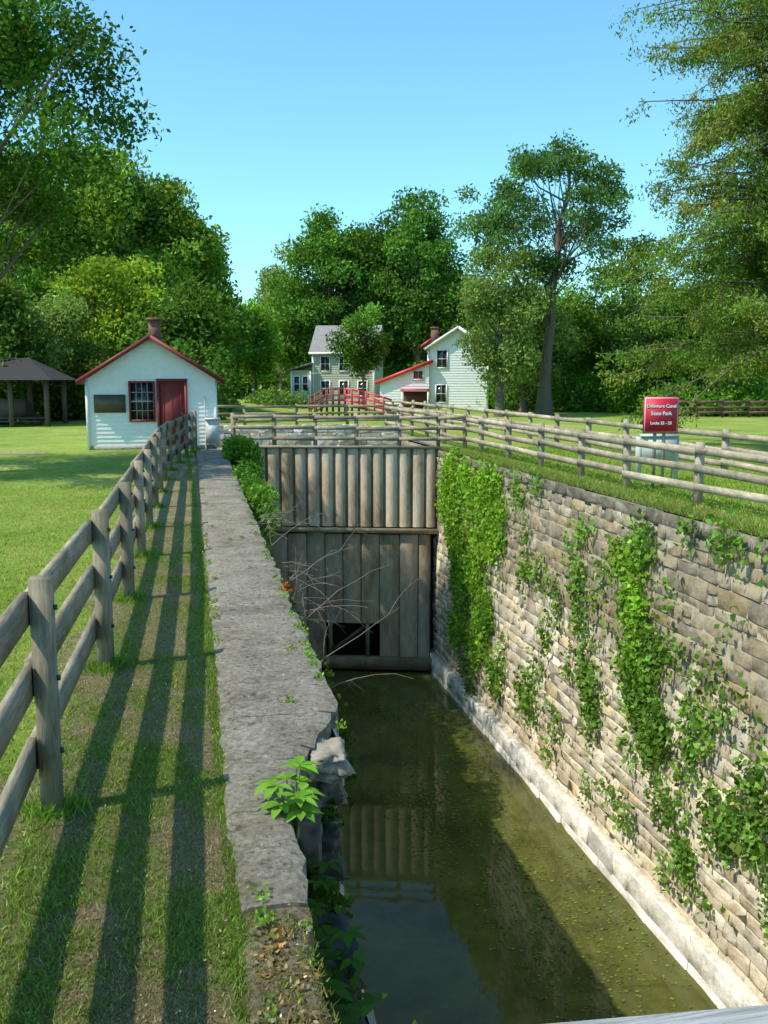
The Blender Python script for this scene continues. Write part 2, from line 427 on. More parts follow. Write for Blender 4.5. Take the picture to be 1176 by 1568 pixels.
# ---------------- fences
def fence(name,posts,h,rails,rh,side,pw=.13,canal=True,tint=1.,cross=False,mats=None,bolts=False,th=.045,ptint=1.):
    mb=MB();posts=[np.array(p,float) for p in posts]
    for i,p in enumerate(posts):
        z=p[2] if len(p)>2 else 0
        k=tint*ptint*R.uniform(.8,1.15)
        hh=h+R.uniform(-.03,.04)
        d=posts[min(i+1,len(posts)-1)][:2]-posts[max(i-1,0)][:2];ang=math.atan2(d[1],d[0])
        box(mb,(p[0],p[1],z+hh/2-.1),(pw,pw,hh+.2),0,(k,k*.985,k*.96),rz=ang+R.normal(0,.05),jit=.004)
        nrm=np.array([-math.sin(ang),math.cos(ang)])*side
        if bolts:
            for rz in rails:
                q=p[:2]-nrm*(pw/2+.008)
                box(mb,(q[0],q[1],z+rz),(.025,.025,.025),2,(1,1,1),rz=ang)
    for i in range(len(posts)-1):
        a,b=posts[i],posts[i+1];za=a[2] if len(a)>2 else 0;zb=b[2] if len(b)>2 else 0
        d=(b-a)[:2];ang=math.atan2(d[1],d[0]);nrm=np.array([-math.sin(ang),math.cos(ang)])*side
        off=nrm*(pw/2+th/2+.002)
        for rz in rails:
            k=tint*R.uniform(.78,1.18);e=d/np.linalg.norm(d)*.001
            ja,jb=R.normal(0,.018,2)
            beam(mb,(a[0]+off[0]+e[0],a[1]+off[1]+e[1],za+rz+ja),(b[0]+off[0]-e[0],b[1]+off[1]-e[1],zb+rz+jb),th,rh*R.uniform(.93,1.05),1,(k,k*.98,k*.95))
    return mb.obj(name,mats or [WOODV,WOODX if cross else WOODH,IRON],canal)
Y=[2.5,5.21,7.88,10.35,12.9,15.4,17.9,20.4,22.8,25.2,27.4,29.4,31.2,32.3]
Xf=lambda y:np.interp(y,[2.5,5.2,7.9,10.3,22,26,29,32.3],[-.8,-.755,-.66,-.6,-.45,-.25,.1,.45])
fence('wooden_fence',[(Xf(y),y) for y in Y],1.27,[.34,.75,1.14],.175,1,bolts=True,pw=.115,tint=.85)
fence('wooden_fence',[(9.42+.25*max(0,(17-y)/3),y) for y in [8.5,11.0,13.5,16.1,18.9,21.3,23.9,26.5,29.1,30.9,33.5,36,38.5,41,43.5]],1.15,[.35,.68,1.02],.15,1,tint=1.2)
fence('wooden_fence',[(12.7,y) for y in np.arange(10,64,2.6)],1.15,[.35,.68,1.02],.14,1,tint=1.2)
fence('wooden_fence',[(x,31.35+GO+GS*(x-1.6)) for x in [1.75,3.1,4.45,5.8,7.2,8.45,9.3]],1.2,[.35,.7,1.08],.12,-1,tint=.95,cross=True)
fence('wooden_fence',[(x,46) for x in [-2,.5,3,5.5,8,10.5]],1.15,[.35,.7,1.05],.12,-1,tint=.9,cross=True)

mb=MB()
def facew(mb,Yf,X0,X1,z0,z1):
    t=MB();stonewall(t,0,X0,X1,z0,z1,1,pal=list(PAL)+PALW)
    for v,g in zip(t.V,t.G):
        w=np.stack([v[:,1],Yf-v[:,0],v[:,2]],1)
        mb.add(w,g[0]-g[0].min(),0,g[2])
facew(mb,43.9,.4,8.6,-1.6,.25)
facew(mb,36.0,6.0,8.35,-1.6,.55)
box(mb,(7.2,36.3,-.6),(2.3,.55,2.2),1)
box(mb,(4.5,44.3,-.7),(8.2,.7,1.8),1)
mb.obj('stone_abutment',[STONE2,MORTAR],True)

# red footbridge
mb=MB()
def W(px,g): return (px-588)/1450*g
pts=[(W(474,54),54,.35),(W(500,54),54,.85),(W(528,54),54,.85),(W(560,54),54,.65),(W(600,54),54,.2)]
for i in range(len(pts)-1):
    a,b=np.array(pts[i]),np.array(pts[i+1]);mm=0 if i<2 else 1
    for zz in(.3,.6,.95): beam(mb,a+[0,0,zz],b+[0,0,zz],.06,.09,mm)
    beam(mb,a+[0,.7,0],b+[0,.7,0],1.4,.1,2)
    for zz in(.3,.6,.95): beam(mb,a+[0,1.4,zz],b+[0,1.4,zz],.06,.09,mm)
    n=3
    for t in np.linspace(0,1,n,endpoint=False):
        p=a+(b-a)*t
        for yy in(0,1.4): box(mb,(p[0],p[1]+yy,p[2]+.45),(.07,.07,1.1),mm)
        box(mb,(p[0],p[1]+.7,p[2]/2-.2),(.12,.12,p[2]+.3),2)
mb.obj('red_footbridge',[simple('bridge_brown_red',(.2,.06,.04)),REDB,BRWOOD])

# camera-side footbridge
mb=MB()
beam(mb,(-.9,1.19,1.425),(10,.25,1.425),.15,.05,0)
for t in np.linspace(0,1,7):
    x=-.9+t*10.9;y=1.19-t*.94
    if abs(x-.9)>.5: box(mb,(x,y-.02,.85),(.1,.1,1.1),0)
beam(mb,(-.9,1.17,.9),(10,.23,.9),.04,.14,0)
for x in np.arange(-1,9.8,.2): box(mb,(x,-.25,.3),(.185,1.9,.05),0,(.8,.8,.8))
for yy in(-.9,.4): box(mb,(4.4,yy,.16),(10.8,.2,.22),0,(.6,.6,.6))
mb.obj('wooden_footbridge',[GREYWOOD],True)

# ---------------- buildings
def empty(name,loc=(0,0,0),rz=0):
    e=bpy.data.objects.new(name,None);bpy.context.scene.collection.objects.link(e);e.location=loc;e.rotation_euler=(0,0,rz);return e
def clap(mb,x0,x1,zf,y,step=.13,z0=0,lap=.022,m=0):
    z=z0
    while True:
        z1=z+step;a0,b0=zf(z);a1,b1=zf(z1)
        if b0-a0<.05:break
        if b1-a1<0:a1=b1=(a0+b0)/2
        mb.add([[a0,y-lap,z],[b0,y-lap,z],[b1,y,z1],[a1,y,z1],[a0,y,z],[b0,y,z]],[[0,1,2,3]],m)
        mb.add([[a0,y-lap,z],[b0,y-lap,z],[b0,y,z],[a0,y,z]],[[3,2,1,0]],m)
        z=z1
def win(mb,x,z,w,h,y,cols=2,rows=4,mf=0,mg=1,mm=2,fr=.07):
    box(mb,(x,y-.02,z),(w,.03,h),mg)
    for s in(-1,1):
        box(mb,(x+s*(w/2+fr/2),y-.045,z),(fr,.07,h+2*fr),mf)
        box(mb,(x,y-.047,z+s*(h/2+fr/2)),(w,.07,fr),mf)
    for i in range(1,cols): box(mb,(x-w/2+w*i/cols,y-.045,z),(.018,.02,h),mm)
    for i in range(1,rows): box(mb,(x,y-.048,z-h/2+h*i/rows),(w,.022,.018 if i!=rows//2 else .045),mm)
s=empty('white_shed',(-7.83,32.2,-.02),math.radians(11))
mb=MB();hw=2.1;eh=2.38;pk=3.72
zf=lambda z:(-hw,hw) if z<=eh else (-hw*(pk-z)/(pk-eh),hw*(pk-z)/(pk-eh))
clap(mb,-hw,hw,zf,0,step=.14,z0=.12)
box(mb,(0,.01,.06),(2*hw+.04,.1,.16),1)
for sx in(-1,1):
    box(mb,(sx*(hw+.01),-.02,1.25),(.1,.09,2.4),0)
    mb.add([[sx*hw,0,0],[sx*hw,5,0],[sx*hw,5,eh],[sx*hw,0,eh]],[[0,1,2,3]],0)
mb.add([[-hw,.03,0],[hw,.03,0],[hw,.03,eh],[0,.03,pk],[-hw,.03,eh]],[[0,1,2,3,4]],0)
mb.add([[-hw,5,0],[hw,5,0],[hw,5,eh],[0,5,pk],[-hw,5,eh]],[[4,3,2,1,0]],0)
mb.obj('walls',[PAINTW,simple('foundation',(.3,.28,.25))],parent=s)
mb=MB();sl=(pk-eh)/hw
for sx in(-1,1):
    a=np.array([0,0,pk+.06]);b=np.array([sx*(hw+.28),0,pk+.06-sl*(hw+.28)])
    v=[]
    for yy in(-.3,5.3):
        for q in(a,b): v.append([q[0],yy,q[2]]);v.append([q[0],yy,q[2]+.08])
    mb.add(v,[[0,2,6,4],[1,5,7,3],[0,1,3,2],[4,6,7,5],[2,3,7,6]],0)
    beam(mb,(sx*.0,-.325,pk+.04),(b[0],-.325,b[2]+.02),.04,.13,1)
    beam(mb,(b[0]+sx*.02,-.3,b[2]),(b[0]+sx*.02,5.3,b[2]),.04,.14,1)
mb.obj('roof',[ROOF,RED],parent=s)
mb=MB();box(mb,(.12,1.0,3.95),(.42,.42,.85),0);box(mb,(.12,1.0,4.4),(.5,.5,.08),0);mb.obj('chimney',[BRICK],parent=s)
mb=MB();win(mb,-.33,1.62,.72,1.22,-.02,4,4);mb.obj('window',[RED,GLASS,simple('muntin_paint',(.4,.36,.34))],parent=s)
mb=MB();box(mb,(.66,-.05,1.22),(.84,.05,2.12),0)
for sx in(-1,1):box(mb,(.66+sx*.46,-.06,1.22),(.09,.08,2.2),0)
box(mb,(.66,-.062,2.33),(1.02,.08,.1),0)
for xx in(.38,.66,.94): box(mb,(xx,-.078,1.22),(.012,.008,2.1),0)
box(mb,(.98,-.1,1.2),(.05,.05,.05),1);mb.obj('door',[RED,IRON],parent=s)
mb=MB();box(mb,(-1.38,-.05,1.55),(1.02,.05,.6),0);box(mb,(-1.38,-.078,1.55),(.94,.012,.52),1);mb.obj('notice_board',[BRWOOD,BRONZE],parent=s)
mb=MB();box(mb,(1.98,-.35,.6),(.45,.4,.8),0);box(mb,(1.98,-.35,1.03),(.5,.46,.05),0)
tube(mb,[(1.75,-.06,0),(1.75,-.06,1.2),(1.75,-.06,1.8)],[.025]*3,6,0);mb.obj('utility_box',[simple('paint_grey',(.6,.6,.58))],parent=s)

def gable_house(name,loc,rz,w,eh,pk,dep,wall,roof,trim,chimney,wins):
    e=empty(name,loc,rz);hw=w/2
    mb=MB();zf=lambda z:(-hw,hw) if z<=eh else (-hw*(pk-z)/(pk-eh),hw*(pk-z)/(pk-eh))
    clap(mb,-hw,hw,zf,0,step=.2,lap=.03)
    mb.add([[-hw,.03,0],[hw,.03,0],[hw,.03,eh],[0,.03,pk],[-hw,.03,eh]],[[0,1,2,3,4]],0)
    mb.add([[-hw,dep,0],[hw,dep,0],[hw,dep,eh],[0,dep,pk],[-hw,dep,eh]],[[4,3,2,1,0]],0)
    for sx in(-1,1):
        z=0
        while z<eh:
            z1=min(z+.2,eh);q=sx*(hw+.03)
            mb.add([[q,0,z],[q,dep,z],[sx*hw,dep,z1],[sx*hw,0,z1]],[[0,1,2,3]],0)
            z=z1
        box(mb,(sx*(hw+.02),-.03,eh/2),(.16,.12,eh),1)
    mb.obj('walls',[wall,trim],parent=e)
    mb=MB();sl=(pk-eh)/hw;ov=.35
    for sx in(-1,1):
        a=(0,pk+.05);b=(sx*(hw+ov),pk+.05-sl*(hw+ov));v=[]
        for yy in(-.35,dep+.35):
            for q in(a,b): v+= [[q[0],yy,q[1]],[q[0],yy,q[1]+.12]]
        mb.add(v,[[0,2,6,4],[1,5,7,3],[0,1,3,2],[4,6,7,5],[2,3,7,6]],0)
        beam(mb,(0,-.38,pk+.02),(b[0],-.38,b[1]+.02),.05,.2,1)
    mb.obj('roof',[roof,trim],parent=e)
    if chimney:
        mb=MB();cx,cy,ch=chimney;box(mb,(cx,cy,pk-.8+ch/2),(.6,.6,ch+.8),0);box(mb,(cx,cy,pk-.4+ch),(.7,.7,.12),0);mb.obj('chimney',[BRICK],parent=e)
    mb=MB()
    for (x,z,ww,hh) in wins: win(mb,x,z,ww,hh,-.02,2,2,mf=2,mg=1,mm=2,fr=.09)
    mb.obj('windows',[trim,GLASS,PAINTW],parent=e)
    return e
g=75
e=gable_house('white_house',(W(700,g),g,.0),math.radians(-4),4.6,4.8,6.3,8,PAINTW,ROOFG,PAINTW,(-1.9,4,.6),[(-1.25,3.9,.75,1.3),(-1.3,1.2,.75,1.3)])
mb=MB()
x0,x1=-6.1,-2.25
zf2=lambda z:(x0 if z<2.1 else x0+(z-2.1)/(3.6-2.1)*(x1-x0),x1)
clap(mb,x0,x1,zf2,-.3,step=.2,lap=.03)
mb.add([[x0,-.27,0],[x1,-.27,0],[x1,-.27,3.6],[x0,-.27,2.1]],[[0,1,2,3]],0)
mb.add([[x0,-.3,0],[x0,5,0],[x0,5,2.1],[x0,-.3,2.1]],[[3,2,1,0]],0)
mb.obj('wing_walls',[PAINTW],parent=e)
mb=MB();beam(mb,(x0-.3,2.2,2.05),(x1+.3,2.2,3.78),5.4,.1,0);beam(mb,(x0-.35,-.55,2.03),(x1+.3,-.55,3.76),.08,.26,0)
beam(mb,(-2.9,-.42,4.85),(-2.1,-.42,5.4),.08,.18,0)
mb.obj('wing_roof',[REDB],parent=e)
mb=MB();win(mb,-3.1,2.65,.7,.6,-.33,2,1,mf=2,mm=2,fr=.07)
box(mb,(-3.3,-.36,.75),(1.9,.04,1.3),1);box(mb,(-3.3,-.9,1.5),(2.3,1.0,.1),0)
for xx in(-4.3,-2.3):box(mb,(xx,-1.3,.75),(.12,.12,1.5),2)
mb.obj('porch',[REDB,simple('porch_shade',(.12,.04,.03)),PAINTW],parent=e)
# grey-green house: eave side faces the lock, long grey roof slope visible
g=86;e=empty('grey_green_house',(W(524,g),g,0),math.radians(-8))
mb=MB()
clap(mb,-2.6,2.9,lambda z:(-2.6,2.9) if z<4.75 else (0,0),0,step=.2,lap=.03)
mb.add([[-2.6,.03,0],[2.9,.03,0],[2.9,.03,4.8],[-2.6,.03,4.8]],[[0,1,2,3]],0)
mb.add([[-2.6,.03,0],[-2.6,6,0],[-2.6,6,4.8],[-2.6,3,7.1],[-2.6,.03,4.8]],[[4,3,2,1,0]],0)
mb.add([[2.9,.03,0],[2.9,6,0],[2.9,6,4.8],[2.9,3,7.1],[2.9,.03,4.8]],[[0,1,2,3,4]],0)
for xx in(-2.62,2.92): box(mb,(xx,-.03,2.4),(.18,.12,4.8),1)
clap(mb,-4.5,-2.7,lambda z:(-4.5,-2.72) if z<3.0 else (0,0),-.6,step=.2)
mb.add([[-4.5,-.57,0],[-2.72,-.57,0],[-2.72,-.57,3.1],[-4.5,-.57,3.1]],[[0,1,2,3]],0)
mb.add([[-4.5,-.6,0],[-4.5,4,0],[-4.5,4,3.1],[-4.5,-.6,3.1]],[[3,2,1,0]],0)
mb.add([[-2.72,-.6,0],[-2.72,.0,0],[-2.72,0,3.1],[-2.72,-.6,3.1]],[[0,1,2,3]],0)
for xx in(-4.48,-2.75): box(mb,(xx,-.64,1.5),(.14,.1,3.0),1)
mb.obj('walls',[PAINTC,PAINTW],parent=e)
mb=MB()
mb.add([[-2.95,-.35,4.68],[3.25,-.35,4.68],[3.25,3,7.25],[-2.95,3,7.25]],[[0,1,2,3]],0)
mb.add([[-2.95,6.35,4.68],[3.25,6.35,4.68],[3.25,3,7.25],[-2.95,3,7.25]],[[3,2,1,0]],0)
box(mb,(.15,-.36,4.62),(6.2,.08,.2),1)
beam(mb,(-4.8,1.6,3.12),(-2.6,1.6,3.75),4.9,.12,0)
mb.obj('roof',[ROOFG,PAINTW],parent=e)
mb=MB()
for (x,z) in((-1.5,3.7),(.2,3.7),(1.9,3.7),(-1.5,1.5),(.2,1.5),(1.9,1.5)): win(mb,x,z,.75,1.25,-.02,2,2,mf=2,mg=1,mm=2,fr=.09)
for xx in(-4.0,-3.2):win(mb,xx,1.9,.45,1.3,-.63,1,2,mf=2,mg=1,mm=2)
mb.obj('windows',[PAINTW,GLASS,PAINTW],parent=e)
mb=MB();box(mb,(.2,3,7.4),(.6,.6,1.0),0);mb.obj('chimney',[BRICK],parent=e)

g=48;e=empty('picnic_pavilion',(W(48,g),g,0))
mb=MB()
for x in(-2.6,-.4,1.35):
    for y in(-1.3,1.3): box(mb,(x,y,1.2),(.2,.2,2.4),0)
for y in(-1.3,1.3): box(mb,(-.7,y,2.4),(4.4,.14,.2),0)
box(mb,(-.7,0,.4),(3,1.2,.08),0);box(mb,(-.7,-.8,.25),(3,.3,.06),0);box(mb,(-.9,.3,.9),(1.2,.7,.9),0,(.5,.5,.5))
for x in(-1.8,.4):box(mb,(x,0,.2),(.1,.9,.4),0)
mb.obj('frame',[simple('pav_wood',(.09,.07,.055))],parent=e)
mb=MB();P=[(-3.8,-2,2.3),(1.9,-2,2.3),(1.9,2,2.3),(-3.8,2,2.3),(-1.3,0,3.4),(.1,0,3.4)]
for f in([0,1,5,4],[2,3,4,5],[1,2,5],[3,0,4],[3,2,1,0]): mb.add(P,[f],0)
mb.obj('roof',[simple('pav_roof',(.035,.03,.03),1.)],parent=e)

g=20.5;e=empty('park_sign',(W(1010,g),g,0),math.radians(3))
mb=MB();box(mb,(0,0,1.58),(.76,.035,.78),0);box(mb,(0,-.02,1.58),(.72,.012,.74),1);box(mb,(0,-.028,1.58),(.70,.006,.72),0)
for x in(-.1,.1):box(mb,(x,.045,.9),(.06,.05,1.9),2)
mb.obj('panel',[SIGNR,SIGNW,WOODV],parent=e)
for txt,z,sz in(('Delaware Canal',1.74,.1),('State Park',1.58,.11),('Locks 22 - 23',1.38,.085)):
    cu=bpy.data.curves.new('lettering','FONT');cu.body=txt;cu.size=sz;cu.align_x='CENTER';cu.extrude=.002;cu.offset=.0018
    o=bpy.data.objects.new('lettering',cu);bpy.context.scene.collection.objects.link(o);o.parent=e
    o.location=(0,-.036,z);o.rotation_euler=(math.pi/2,0,0);cu.materials.append(SIGNW)
g=22;e=empty('utility_cabinet',(W(1008,g),g,0))
mb=MB()
for x in(-.45,.4):box(mb,(x,0,.5),(.13,.12,1.05),0)
box(mb,(0,-.0,.72),(.78,.25,.62),0);box(mb,(0,-.0,1.05),(.86,.33,.05),0);box(mb,(.05,-.135,.72),(.66,.02,.52),0,(.9,.9,.9));box(mb,(.3,-.16,.72),(.03,.03,.1),1)
mb.obj('cabinet',[BOX,IRON],parent=e)
fence('brown_fence',[(x,58+x*.02) for x in np.arange(16,32,1.6)],1.15,[.3,.6,.95],.16,-1,canal=False,mats=[BRWOOD,BRWOOD,IRON])

# ---------------- trees
def tree(name,x,y,top,r,bot,col,ncl=70,lpc=220,ls=.3,cr=1.0,tr=.25,z0=0,cv=.28):
    mb=MB();base=np.array([x,y,z0-.1]);H=top-z0
    n=9;t=np.linspace(0,1,n);P=base+np.stack([np.cumsum(R.normal(0,.015*H,n))*t,np.cumsum(R.normal(0,.015*H,n))*t,t*H*.88],1)
    tube(mb,P,tr*(1-.85*t)*(1+.6*np.exp(-t*25)),8,1)
    zc=(top+bot)/2;hz=(top-bot)/2
    lob=R.normal(size=(9,3));lob/=np.linalg.norm(lob,axis=1)[:,None];la=R.uniform(-.32,.28,9)
    cs=[]
    for i in range(ncl):
        d=R.normal(size=3);d/=np.linalg.norm(d)
        k=1+sum(la*np.exp(-4*(1-lob@d)))
        rr=R.uniform(.25,1)**.5
        z=zc+d[2]*rr*hz*k*.93
        tt=np.clip((z-bot)/(top-bot),0,1);wid=r*(.62+.55*math.sin(math.pi*min(1,tt*.95+.08)))
        cs.append([x+d[0]*rr*wid*k,y+d[1]*rr*wid*k,z])
    cs=np.array(cs)
    for i,c in enumerate(cs):
        zt=np.clip(c[2]-R.uniform(.12,.3)*H,bot*.7+z0*.3,top*.85);ti=(zt-z0)/(H*.88)
        st=np.array([np.interp(ti,t,P[:,q]) for q in range(3)])
        big=i%4==0
        r0=tr*(.34 if big else .13)*(1-.5*ti)
        md=(st+c)/2+R.normal(0,.25,3)+[0,0,-.1*np.linalg.norm(c-st)]
        tube(mb,[st,st*.6+md*.4,md,md*.4+c*.6,c],[r0,r0*.8,r0*.6,r0*.4,r0*.15],5,1)
    rad=cr*R.uniform(.6,1.35,ncl)
    k=R.choice(ncl,ncl*lpc,p=rad**2/np.sum(rad**2))
    d=R.normal(size=(len(k),3));d/=np.linalg.norm(d,axis=1)[:,None]
    q=R.uniform(0,1,len(k))**(.42)
    Pl=cs[k]+d*(q*rad[k])[:,None]*np.array([1.1,1.1,.72])+R.normal(0,.16*cr,(len(k),3))
    cc=np.array(col)*np.exp(R.normal(0,.24,(ncl,1)))[k]
    leaves(mb,Pl,ls,cc,0,cv=cv)
    return mb.obj(name,[LEAF,BARK])
DG=(.095,.2,.035);MG=(.125,.24,.04);YG=(.2,.29,.036);PG=(.17,.25,.07);BG=(.14,.3,.035)
def Z(yp,g):return 2.35+(580-yp)/1450*g
def T(px,ytop,ybot,wpx,g,col,**k):
    s=g/1450;tree(k.pop('name','deciduous_tree'),W(px,g),g,Z(ytop,g),wpx*s,max(.6,Z(ybot,g)),col,**k)
T(40,250,540,125,72,MG,ncl=90,cr=1.6,ls=.42)
T(180,226,540,112,76,(.135,.23,.035),ncl=110,cr=1.6,ls=.42,tr=.4)
T(262,280,540,66,80,(.15,.245,.04),ncl=70,cr=1.4,ls=.42)
T(312,345,560,50,86,(.125,.215,.036),ncl=55,cr=1.4,ls=.42)
T(342,430,590,36,88,MG,ncl=34,cr=1.3,ls=.42)
T(190,390,560,75,58,YG,ncl=50,cr=1.1,ls=.3)
T(70,440,600,70,54,PG,ncl=50,cr=1.0,ls=.26)
T(290,430,610,55,56,(.09,.175,.03),ncl=55,cr=1.2,ls=.32)
T(0,420,610,60,50,(.1,.17,.034),ncl=40,cr=1.1,ls=.3)
T(392,462,600,28,92,BG,ncl=30,cr=1.1,ls=.4)
T(432,372,590,38,108,(.2,.27,.12),ncl=50,cr=1.4,ls=.42)
T(455,420,590,42,102,MG,ncl=50,cr=1.3,ls=.4)
T(505,336,540,62,100,DG,ncl=75,cr=1.5,ls=.42,tr=.4)
T(560,325,550,62,101,DG,ncl=80,cr=1.5,ls=.42,tr=.4)
T(640,284,550,56,98,DG,ncl=90,cr=1.45,ls=.42,tr=.4)
T(600,400,610,70,103,(.1,.2,.035),ncl=80,cr=1.5,ls=.42)
T(690,390,610,55,98,MG,ncl=75,cr=1.45,ls=.42)
T(556,470,580,34,80,DG,ncl=36,cr=.85,ls=.28,tr=.14)
T(832,208,450,104,62,(.09,.175,.055),ncl=78,lpc=230,cr=.95,ls=.26,tr=.42,name='tall_shade_tree')
T(764,350,605,54,60,PG,ncl=70,cr=.9,ls=.24)
T(800,440,605,66,68,(.15,.24,.06),ncl=70,cr=1.1,ls=.26)
T(870,420,605,50,72,MG,ncl=55,cr=1.1,ls=.28)
T(950,352,600,54,70,(.12,.215,.05),ncl=55,cr=.95,ls=.28)
T(900,500,610,60,76,MG,ncl=50,cr=1.1,ls=.3)
T(1020,430,600,60,66,(.13,.2,.05),ncl=60,cr=1.1,ls=.28)
T(1120,400,610,80,62,MG,ncl=80,cr=1.2,ls=.28)
g=24
tree('maple_tree',W(-104,g),g,Z(-130,g),4.6,Z(425,g),(.065,.145,.024),ncl=140,lpc=420,ls=.16,cr=.85,tr=.35)

mb=MB()
n=95
for i in range(n):
    px=-250+i*1750/n+R.normal(0,12);g=R.uniform(112,138)
    yt=np.interp(px,[-300,150,330,380,450,700,900,1000,1400],[330,330,470,520,490,470,490,460,430])+R.normal(0,22)
    top=Z(yt,g);x=W(px,g)
    k=R.integers(350,520)
    d=R.normal(size=(k*3,3));d/=np.linalg.norm(d,axis=1)[:,None]
    rr=R.uniform(.55,1,(k*3,1));P=np.array([x,g,top*.5])+d*rr*np.array([4.5,4,top*.52])+R.normal(0,.5,(k*3,3))
    P=P[P[:,2]>-.3]
    leaves(mb,P,.75,np.array([MG,YG,DG,PG][R.integers(4)])*.9,0,cv=.3)
mb.obj('forest_background',[LEAF])
def shrubs(name,items,ls,dens=170,cv=.3):
    mb=MB()
    for (x,y,z,rx,ry,rz,col) in items:
        n=int(dens*max(.3,rx*rz+ry*rz))
        d=R.normal(size=(n,3));d/=np.linalg.norm(d,axis=1)[:,None]
        P=np.array([x,y,z])+d*(R.uniform(0,1,(n,1))**.4)*np.array([rx,ry,rz])*(1+.25*np.sin(d[:,:1]*5+x)*np.sin(d[:,2:]*6+y))+R.normal(0,.1,(n,3))
        leaves(mb,P[P[:,2]>-.1],ls,col,0,cv=cv)
        for q in range(3): tube(mb,[(x+R.normal(0,.1*rx),y,z-rz),(x+R.normal(0,.3*rx),y,z),(x+R.normal(0,.5*rx),y,z+rz*.7)],[.03,.02,.008],4,1)
    return mb.obj(name,[LEAF,BARK])
it=[]
for px in range(-60,345,14): 
    g=R.uniform(50,60);it.append((W(px,g),g,1.3,1.5,1.5,R.uniform(1.4,2.8),np.array([DG,MG,YG,DG][R.integers(4)])*R.uniform(.5,.9)))
for px in range(395,462,12):
    g=R.uniform(66,72);it.append((W(px,g),g,.6,1.2,1,R.uniform(.6,1.2),(.12,.21,.05)))
for px in range(752,1240,14):
    g=R.uniform(66,84);it.append((W(px,g),g,1.2,2.,1.5,R.uniform(1.,2.6),np.array([MG,BG,DG,BG][R.integers(4)])*R.uniform(.7,1.2)))
for px in range(1010,1240,16):
    g=R.uniform(60,64);it.append((W(px,g),g,.8,1.5,1.2,R.uniform(.8,1.7),np.array([.13,.28,.03])))
shrubs('shrub_hedge',it,.28,dens=230)
def feather(name,x,y,H):
    mb=MB();t=np.linspace(0,1,10);P=np.stack([x+R.normal(0,.05,10),y+R.normal(0,.05,10),t*H],1)
    tube(mb,P,.42*(1-.9*t),9,1)
    PT=[];CC=[]
    for i in range(330):
        z=R.uniform(2.6,H*.97);u=z/H
        L=np.interp(u,[0,.15,.35,.6,.8,1],[5.5,6.8,6.3,5.6,4.6,.6])*R.uniform(.5,1.06)
        a=R.uniform(0,2*math.pi)
        if math.cos(a)>.4 and R.uniform()<.5: continue
        s=np.linspace(0,1,9);rise=R.uniform(.1,.6);dr=R.uniform(.15,.55)
        ps=np.stack([x+math.cos(a)*L*s,y+math.sin(a)*L*s,z+L*(rise*s-dr*s**2)],1)+np.cumsum(R.normal(0,.08,(9,3)),0)*s[:,None]*1.5
        tube(mb,ps,.045*(1-.85*s)+.006,4,1)
        cb=np.array([(.17,.24,.05),(.14,.24,.045),(.21,.25,.06),(.16,.27,.05)][R.integers(4)])*R.uniform(.75,1.2)
        for q in range(int(L*5)):
            w=R.uniform(.12,1);o=np.array([np.interp(w,s,ps[:,k]) for k in range(3)])
            aa=a+R.choice([-1,1])*R.uniform(.2,1.3);l2=R.uniform(.4,1.5)*(1.15-w*.6)
            v=np.linspace(0,1,4);pp=o+np.stack([math.cos(aa)*l2*v,math.sin(aa)*l2*v,-l2*R.uniform(-.1,.8)*v**1.5],1)
            if q%3==0:tube(mb,pp,[.01,.008,.006,.003],3,1)
            m=int(52*l2)+6;w2=R.uniform(0,1,m)
            Q=np.stack([np.interp(w2,v,pp[:,k]) for k in range(3)],1)+R.normal(0,.11,(m,3));Q[:,2]-=np.abs(R.normal(0,.15,m))
            PT.append(Q);CC.append(np.tile(cb,(m,1)))
    leaves(mb,np.concatenate(PT),.14,np.concatenate(CC),0,W=.38,cv=.25,down=.7)
    mb.obj(name,[LEAF,BARK])
g=31;feather('larch_tree',W(1235,g),g,20)

# ---------------- ivy on wall
def ivy(name,patches,X,sgn,ls):
    mb=MB()
    for(y,z0,z1,w,n,col)in patches:
        m=max(3,int(n/40));kz=z0+(z1-z0)*R.uniform(0,1,m)
        ky=y+(R.normal(0,w*.5,m)+.4*w*np.sin(kz*2.1+y*3))*(1-.4*(z0-kz)/(z0-z1+.01))
        wt=R.uniform(.2,1,m)**1.5;k=R.choice(m,n,p=wt/wt.sum())
        P=np.stack([X+sgn*R.uniform(.05,.22,n),ky[k]+R.normal(0,.17,n),kz[k]+R.normal(0,.2,n)],1)
        leaves(mb,P,ls,np.array(col)*np.exp(R.normal(0,.2,(m,1)))[k],0,W=.85,up=.3,cv=.22,down=.6)
    mb.obj(name,[LEAF],True)
IV=(.2,.36,.04);IV2=(.14,.26,.045)
pt=[(28.9,0,-2.2,1.0,1500,IV),(27.4,-.3,-5.8,1.3,4900,IV),(25.6,-.2,-5.6,1.3,4600,IV),(24.2,-.2,-2.6,.9,1200,IV),(26.0,-5,-7.0,.9,500,IV2),
 (16.0,-.8,-3.2,.55,1700,IV),(15.3,-2.2,-4.5,.9,2100,IV2),(15.6,-.3,-.8,.6,260,IV2),
 (18.6,-.6,-3.2,.5,420,IV2),(18.1,-3.4,-5.4,.6,420,IV2),(21.0,-3.5,-6,.9,330,IV2),(13.6,-2.8,-4.2,.9,330,IV2),(12.6,-4,-5.6,1.,420,IV2),(14.2,-5,-5.8,1.,300,IV2),(11.3,-3,-6,1.3,480,IV2),(24,-4.5,-6.3,.9,260,IV2),(22.5,-.1,-.8,1.2,200,IV2),(13,-.1,-.5,1.5,220,IV2)]
for i in range(140):
    y=R.uniform(10.5,28);z=R.uniform(-6.4,-1.2);pt.append((y,z+.2,z-.3,.25,R.integers(8,45),IV2))
ivy('ivy_vine',pt,8.33,-1,.115)
mb=MB()
